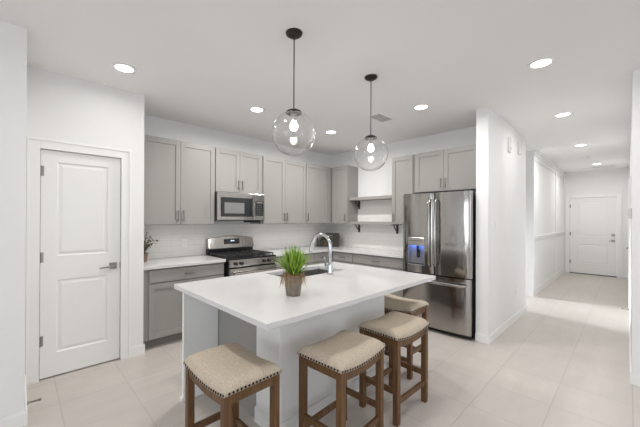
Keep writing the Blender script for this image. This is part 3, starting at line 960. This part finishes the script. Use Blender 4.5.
# ------------------------------------------------------------------ pendant lamps and ceiling fixtures
def make_pendant(label):
    t = thing('pendant_lamp', label, 'pendant lamp', (0, 0, H), 0, 'glass globe pendants over the island')
    gz, R = -.71, .155
    bm = B(); lathe(bm, [(0, -.028), (.035, -.026), (.056, -.012), (.06, 0), (0, 0)], seg=32); obj('canopy', bm, 'bronze', t, smooth=True)
    bm = B(); cyl(bm, (0, 0, -.026), (0, 0, gz + R + .01), .0042, seg=10); obj('rod', bm, 'bronze', t)
    bm = B(); lathe(bm, [(0, gz + R + .022), (.016, gz + R + .020), (.05, gz + R + .004), (.058, gz + R - .006), (.056, gz + R - .014), (0, gz + R - .012)], seg=32); obj('globe_cap', bm, 'bronze', t, smooth=True)
    bm = B(); cyl(bm, (0, 0, gz + R - .012), (0, 0, gz + R - .066), .021, seg=20); obj('socket', bm, 'grey_plastic', t)
    bm = B()
    lathe(bm, [(.0, gz + .088), (.013, gz + .088), (.015, gz + .082), (.025, gz + .066), (.0285, gz + .050), (.025, gz + .034), (.014, gz + .024), (0, gz + .0215)], seg=24)
    obj('bulb', bm, 'bulb', t, smooth=True)
    bm = B()
    prof = []
    for i in range(33):
        an = math.radians(20 + (180 - 20) * i / 32)
        prof.append((R * math.sin(an) if i < 32 else 0, gz + R * math.cos(an)))
    lathe(bm, prof, seg=48)
    obj('glass_globe', bm, 'globe', t, smooth=True)
    return t
pd = make_pendant('clear glass globe pendant over the near left half of the island')
pd.location = (1.397, 1.623, H)
dup(pd, (2.338, 1.631, H), 0, 'clear glass globe pendant over the half of the island nearer the refrigerator')
def make_downlight(label):
    t = thing('recessed_light', label, 'ceiling light', (0, 0, H), 0, 'recessed downlights')
    bm = B(); lathe(bm, [(.068, -.004), (.072, -.008), (.092, -.005), (.094, 0), (.068, 0)], seg=36)
    obj('trim_ring', bm, 'white_plastic', t, smooth=True)
    bm = B(); lathe(bm, [(0, -.0055), (.05, -.0055), (.069, -.004), (.069, -.001), (0, -.001)], seg=36)
    obj('diffuser', bm, 'lamp', t, smooth=True)
    return t
spots = [(.657, 3.024, 'recessed ceiling light in front of the pantry door'),
         (2.053, 3.06, 'recessed ceiling light in front of the gas range'),
         (3.379, 3.071, 'recessed ceiling light near the back corner cabinets'),
         (3.377, 1.661, 'recessed ceiling light in front of the refrigerator'),
         (3.147, .503, 'large-looking recessed ceiling light before the hallway, right of the refrigerator'),
         (4.873, .558, 'recessed ceiling light in the hallway beside the partition'),
         (7.056, .573, 'recessed ceiling light midway along the hallway'),
         (9.67, .50, 'recessed ceiling light just before the front door'),
         (.66, 1.63, 'unseen added ceiling light left of both pendants, towards the pantry door'),  # from here on: unseen lamps added to brighten the front of the room
         (1.2, .15, 'unseen added ceiling light between the kitchen stools and the living room'),
         (-2.2, .5, 'unseen added ceiling light in the living room, beside the left wall'),
         (-2.2, -2.2, 'unseen added ceiling light in the middle of the living room'),
         (1.4, -2.4, 'unseen added ceiling light in the living room, beyond the right wall end')]
lamp_data = bpy.data.lights.new('downlight', 'AREA')
lamp_data.shape = 'DISK'
lamp_data.size = .13
lamp_data.spread = math.radians(172)
lamp_data.energy = LAMP_W
lamp_data.color = (1, .98, .95)
hall_data = lamp_data.copy()
hall_data.energy = HALL_W
end_data = lamp_data.copy()
end_data.energy = 9.0
range_data = lamp_data.copy()
range_data.energy = RANGE_W
living_data = lamp_data.copy()
living_data.energy = LIVING_W
door_data = lamp_data.copy()
door_data.energy = DOOR_W
first = None
def place_light(x, y, lab):
    global first
    if first is None:
        first = make_downlight(lab); o = first
        o.location = (x, y, H)
    else: o = dup(first, (x, y, H), 0, lab)
    l = bpy.data.objects.new('downlight_glow', (hall_data if x < 6 else end_data) if x > 4 else door_data if x < 1 and y > 2 else range_data if y > 3 else living_data if x + y < 1.6 else lamp_data)
    COL.objects.link(l)
    l.location = (x, y, H - .012)
    return o
for s in spots: place_light(*s)
def vent(label, x, y, sx, sy, rotz):
    t = thing('ceiling_vent', label, 'vent', (x, y, H), rotz)
    bm = B()
    for a in ((-sx, sx, -sy, -sy + .02), (-sx, sx, sy - .02, sy), (-sx, -sx + .02, -sy + .02, sy - .02), (sx - .02, sx, -sy + .02, sy - .02), (-.006, .006, -sy + .02, sy - .02)):
        box(bm, *a, -.008, 0)
    obj('frame', bm, 'white_plastic', t)
    bm = B()
    n = 8
    for i in range(n):
        y0 = -sy + .02 + (2 * sy - .04) * (i + .5) / n
        vs = [bm.verts.new(c) for c in ((-sx + .02, y0 - .008, -.001), (sx - .02, y0 - .008, -.001), (sx - .02, y0 + .004, -.009), (-sx + .02, y0 + .004, -.009))]
        bm.faces.new(vs)
    o = obj('louvres', bm, 'vent', t)
    md = o.modifiers.new('thick', 'SOLIDIFY'); md.thickness = .0015
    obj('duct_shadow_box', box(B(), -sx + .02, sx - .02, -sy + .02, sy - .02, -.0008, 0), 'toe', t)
    return t
vent('ceiling air vent above the open shelves and back counter', 3.36, 2.19, .17, .10, 0)
vent('small ceiling air vent just before the front door', 10.2, .42, .10, .22, 0)
sd = thing('smoke_detector', 'round white smoke detector on the hallway ceiling', 'smoke detector', (8.47, .60, H))
bm = B(); lathe(bm, [(0, -.035), (.045, -.035), (.062, -.022), (.07, -.008), (.07, 0), (0, 0)], seg=32); obj('body', bm, 'white_plastic', sd, smooth=True)
bm = B(); cyl(bm, (.03, 0, -.0355), (.03, 0, -.038), .006, seg=12); obj('test_button', bm, 'grey_plastic', sd)

# ------------------------------------------------------------------ small wall fittings
def plate(name, label, cat, loc, rotz, kind):
    t = thing(name, label, cat, loc, rotz)
    obj('cover_plate', box(B(), -.036, .036, -.006, 0, -.058, .058, .002), 'white_plastic', t)
    if kind == 'switch': obj('rocker', box(B(), -.016, .016, -.0095, -.005, -.033, .033, .002), 'white_plastic', t)
    else:
        for z in (-.02, .02):
            s = obj('socket', box(B(), -.015, .015, -.008, -.005, z - .013, z + .013, .002), 'white_plastic', t)
            bm = B(); box(bm, -.007, -.004, -.0085, -.0075, z - .005, z + .006); box(bm, .004, .007, -.0085, -.0075, z - .005, z + .006); obj('slots', bm, 'grey_plastic', s)
    return t
plate('light_switch', 'white light switch on the partition wall beside the refrigerator', 'light switch', (4.215, YH - .0005, 1.355), 0, 'switch')
plate('wall_outlet', 'white outlet low on the partition wall', 'outlet', (5.2, YH - .0005, .394), 0, 'outlet')
plate('wall_outlet', 'white outlet low on the panelled wall near the front door', 'outlet', (8.69, YV - .0005, .36), 0, 'outlet')
plate('wall_outlet', 'white outlet on the backsplash left of the range', 'outlet', (1.64, YR - .0095, 1.098), 0, 'outlet')
plate('wall_outlet', 'white outlet on the backsplash under the corner cabinet, right of the faucet', 'outlet', (XF - .0095, 3.80, 1.08), -PI / 2, 'outlet')
ch = thing('door_chime', 'tall narrow white door chime high on the partition wall', 'door chime', (4.80, YH, 2.45))
bm = B()
n = 10
for sx in (-.05, .05): pass
sec = [(-.06, 0), (-.06, -.008), (-.045, -.018), (-.015, -.024), (.015, -.024), (.045, -.018), (.06, -.008), (.06, 0)]
lo = [bm.verts.new((x, y, -.10)) for x, y in sec]
hi = [bm.verts.new((x, y, .10)) for x, y in sec]
for i in range(len(sec)):
    j = (i + 1) % len(sec)
    bm.faces.new((lo[i], lo[j], hi[j], hi[i]))
bm.faces.new(lo[::-1]); bm.faces.new(hi)
obj('cover', bm, plain('shaded white plastic', (.66, .66, .65), .45), ch, bevel=.004)  # white cover greyed, its shading put into the colour
bm = B()
for z in (-.07, -.055, -.04): box(bm, -.03, .03, -.0255, -.0235, z - .003, z + .003)
obj('speaker_slots', bm, 'grey_plastic', ch)
sn = thing('alarm_sensor', 'small white box sensor high on the partition wall, right of the chime', 'sensor', (5.33, YH, 2.48))
obj('case', box(B(), -.05, .05, -.03, 0, -.085, .085, .006), plain('shaded white sensor plastic', (.68, .68, .67), .45), sn)  # white case with its darker shading mixed into the plastic
bm = B(); box(bm, -.025, .025, -.027, -.023, -.05, .0, .002); obj('lens', bm, plain('milky lens', (.7, .7, .7), .3), sn)
tm = thing('thermostat', 'small white thermostat on the right hallway wall', 'thermostat', (4.36, YW, 1.50), PI)
obj('case', box(B(), -.06, .06, -.028, 0, -.05, .05, .005), plain('pale grey thermostat plastic', (.6, .6, .6), .45), tm)
obj('display', box(B(), -.035, .035, -.0295, -.027, -.02, .025), 'grey_plastic', tm)
def doorstop(label, loc, rotz):
    t = thing('door_stop', label, 'door stop', loc, rotz)
    bm = B(); cyl(bm, (0, 0, 0), (0, -.008, 0), .014, seg=16); obj('base', bm, 'nickel', t)
    bm = B()
    tube(bm, [(math.cos(a * .9) * .006, -.008 - .056 * a / 60, math.sin(a * .9) * .006) for a in range(0, 61)], .0022, 5)
    obj('spring', bm, 'nickel', t)
    bm = B(); cyl(bm, (0, -.064, 0), (0, -.08, 0), .009, .008, 14); obj('tip', bm, 'toe', t)
doorstop('spring door stop on the baseboard at the far left', (XN + bt, 3.06, .06), PI / 2)
doorstop('spring door stop low on the right hallway wall', (6.75, YW + bt, .07), PI)

# ------------------------------------------------------------------ plants and the corner ornament
gp = thing('potted_grass', 'bright green potted grass on the island worktop', 'potted plant', (1.350, 1.566, CT1))
PH = .095
gp.scale = (1.33, 1.33, 1.33)
bm = B()
lathe(bm, [(0, 0), (.036, 0), (.048, PH), (.05, PH + .004), (.045, PH + .004), (.043, PH - .012), (0, PH - .012)], seg=28)
obj('pot', bm, 'pot', gp, smooth=False)
bm = B()
rnd = random.Random(3)
bmesh.ops.create_icosphere(bm, subdivisions=2, radius=.043, matrix=Matrix.Translation((0, 0, PH - .005)) @ Matrix.Diagonal((1.08, 1.08, .6, 1)))
for v in bm.verts: v.co += Vector((rnd.uniform(-1, 1), rnd.uniform(-1, 1), rnd.uniform(-1, 1))) * .005
for q in range(70):                                    # loose root threads spilling over the rim
    a = rnd.uniform(0, 2 * PI)
    r1, dz = rnd.uniform(.05, .075), rnd.uniform(-.055, .01)
    p0 = Vector((.03 * math.cos(a), .03 * math.sin(a), PH + .012))
    a2 = a + rnd.uniform(-.5, .5)
    p1 = Vector((.052 * math.cos(a2), .052 * math.sin(a2), PH + rnd.uniform(.0, .025)))
    p2 = Vector((r1 * math.cos(a2), r1 * math.sin(a2), PH + dz))
    tube(bm, [p0, p1, p2], [.0014, .0013, .0008], 4)
obj('root_fibre', bm, 'moss', gp)
bm = B()
cl = bm.verts.layers.float_color.new('blade')
for q in range(420):
    a = rnd.uniform(0, 2 * PI)
    lean = abs(rnd.gauss(.22, .42))
    L = rnd.uniform(.085, .162) * (1 - .10 * lean)
    base = Vector((.028 * rnd.random() ** .5 * math.cos(a), .028 * rnd.random() ** .5 * math.sin(a), PH + .005))
    dr_ = Vector((math.cos(a), math.sin(a), 0))
    side = Vector((-math.sin(a + rnd.uniform(-1, 1)), math.cos(a + rnd.uniform(-1, 1)), 0))
    wv = rnd.uniform(.003, .0052)
    gcol = rnd.choice([(.07, .17, .01), (.14, .28, .015), (.25, .38, .025), (.38, .47, .05), (.03, .08, .008)])
    tip = rnd.choice([(.42, .55, .12), (.30, .48, .06), (.20, .40, .04)])
    prev = None
    n = 5
    for s in range(n + 1):
        tt = s / n
        ang = lean * (.55 + .75 * tt)
        if s: pos = pos + (dr_ * math.sin(ang) + Vector((0, 0, 1)) * math.cos(ang)) * (L / n)
        else: pos = base.copy()
        ww = wv * (1 - tt ** 2.2) + .0003
        pr = (bm.verts.new(pos - side * ww), bm.verts.new(pos + side * ww))
        for v in pr: v[cl] = (*[gcol[c] * (1 - tt ** 2) + tip[c] * tt ** 2 for c in range(3)], 1)
        if prev: bm.faces.new((prev[0], prev[1], pr[1], pr[0]))
        prev = pr
obj('grass_blades', bm, 'grass', gp)
def leaf(bm, p, d, L, wd):
    d = d.normalized()
    s = d.cross(Vector((0, 0, 1)))
    s = s.normalized() if s.length > .05 else Vector((1, 0, 0))
    nn = s.cross(d)
    pts_ = [(0, .15), (.35, 1), (.7, .8), (1, .08)]
    prev = None
    for tt, ww in pts_:
        c = p + d * L * tt + nn * (-.12 * L * tt * tt)
        tr = (bm.verts.new(c - s * wd * ww), bm.verts.new(c + nn * wd * .18), bm.verts.new(c + s * wd * ww))
        if prev:
            bm.faces.new((prev[0], prev[1], tr[1], tr[0])); bm.faces.new((prev[1], prev[2], tr[2], tr[1]))
        prev = tr
lp = thing('potted_plant', 'small brown pot with dusky leafy sprigs on the left counter', 'potted plant', (1.075, 4.0, CT1))
bm = B(); lathe(bm, [(0, 0), (.042, 0), (.055, .10), (.057, .104), (.05, .104), (.048, .09), (0, .09)], seg=24); obj('pot', bm, 'pot_b', lp)
bs, bl = B(), B()
for q in range(26):
    a = rnd.uniform(0, 2 * PI)
    ln = rnd.uniform(.1, .9)
    L = rnd.uniform(.12, .22)
    ps = []
    p_ = Vector((.015 * math.cos(a), .015 * math.sin(a), .088))
    for s in range(6):
        ang = ln * (.4 + s / 5)
        ps.append(p_.copy())
        p_ = p_ + Vector((math.cos(a) * math.sin(ang), math.sin(a) * math.sin(ang), math.cos(ang))) * L / 5
    ps.append(p_)
    tube(bs, ps, [.002] * 7, 5)
    for s in range(2, 7):
        for e in range(3):
            dv = Vector((rnd.uniform(-1, 1), rnd.uniform(-1, 1), rnd.uniform(-.4, .8)))
            leaf(bl, ps[s], dv, rnd.uniform(.03, .045), rnd.uniform(.006, .010))
obj('stems', bs, 'stem', lp); obj('foliage', bl, 'leaf_dark', lp)
ob_ = thing('framed_planter', 'dark open-frame planter with greenery in the back counter corner', 'planter', (4.30, 3.98, CT1), -PI / 4)
bm = B()
hx, hy, hz = .20, .10, .25
for sx in (-1, 1):
    for sy in (-1, 1): box(bm, sx * hx - .012, sx * hx + .012, sy * hy - .012, sy * hy + .012, 0, hz)
for z in (.012, hz - .012):
    for sy in (-1, 1): box(bm, -hx, hx, sy * hy - .010, sy * hy + .010, z - .012, z + .012)
    for sx in (-1, 1): box(bm, sx * hx - .010, sx * hx + .010, -hy, hy, z - .012, z + .012)
box(bm, -hx, hx, -hy, hy, .0, .012)
box(bm, .10, hx, -hy, hy, .012, hz)
obj('frame', bm, 'ebony', ob_, bevel=.002)
bm = B(); lathe(bm, [(0, 0), (.055, 0), (.075, .07), (.07, .075), (.06, .065), (0, .065)], (-.04, 0, .012), 24); obj('bowl', bm, 'pot_b', ob_)
bl, bo = B(), B()
for q in range(330):
    a, e = rnd.uniform(0, 2 * PI), rnd.uniform(-.1, 1.2)
    dv = Vector((math.cos(a) * math.cos(e), math.sin(a) * math.cos(e), math.sin(e)))
    (leaf)(bl if rnd.random() < .75 else bo, Vector((-.04, 0, .085)) + Vector((dv.x * .09, dv.y * .05, dv.z * .08)), dv, rnd.uniform(.04, .07), rnd.uniform(.007, .012))
obj('foliage', bl, 'succulent', ob_); obj('blossoms', bo, 'orange', ob_)
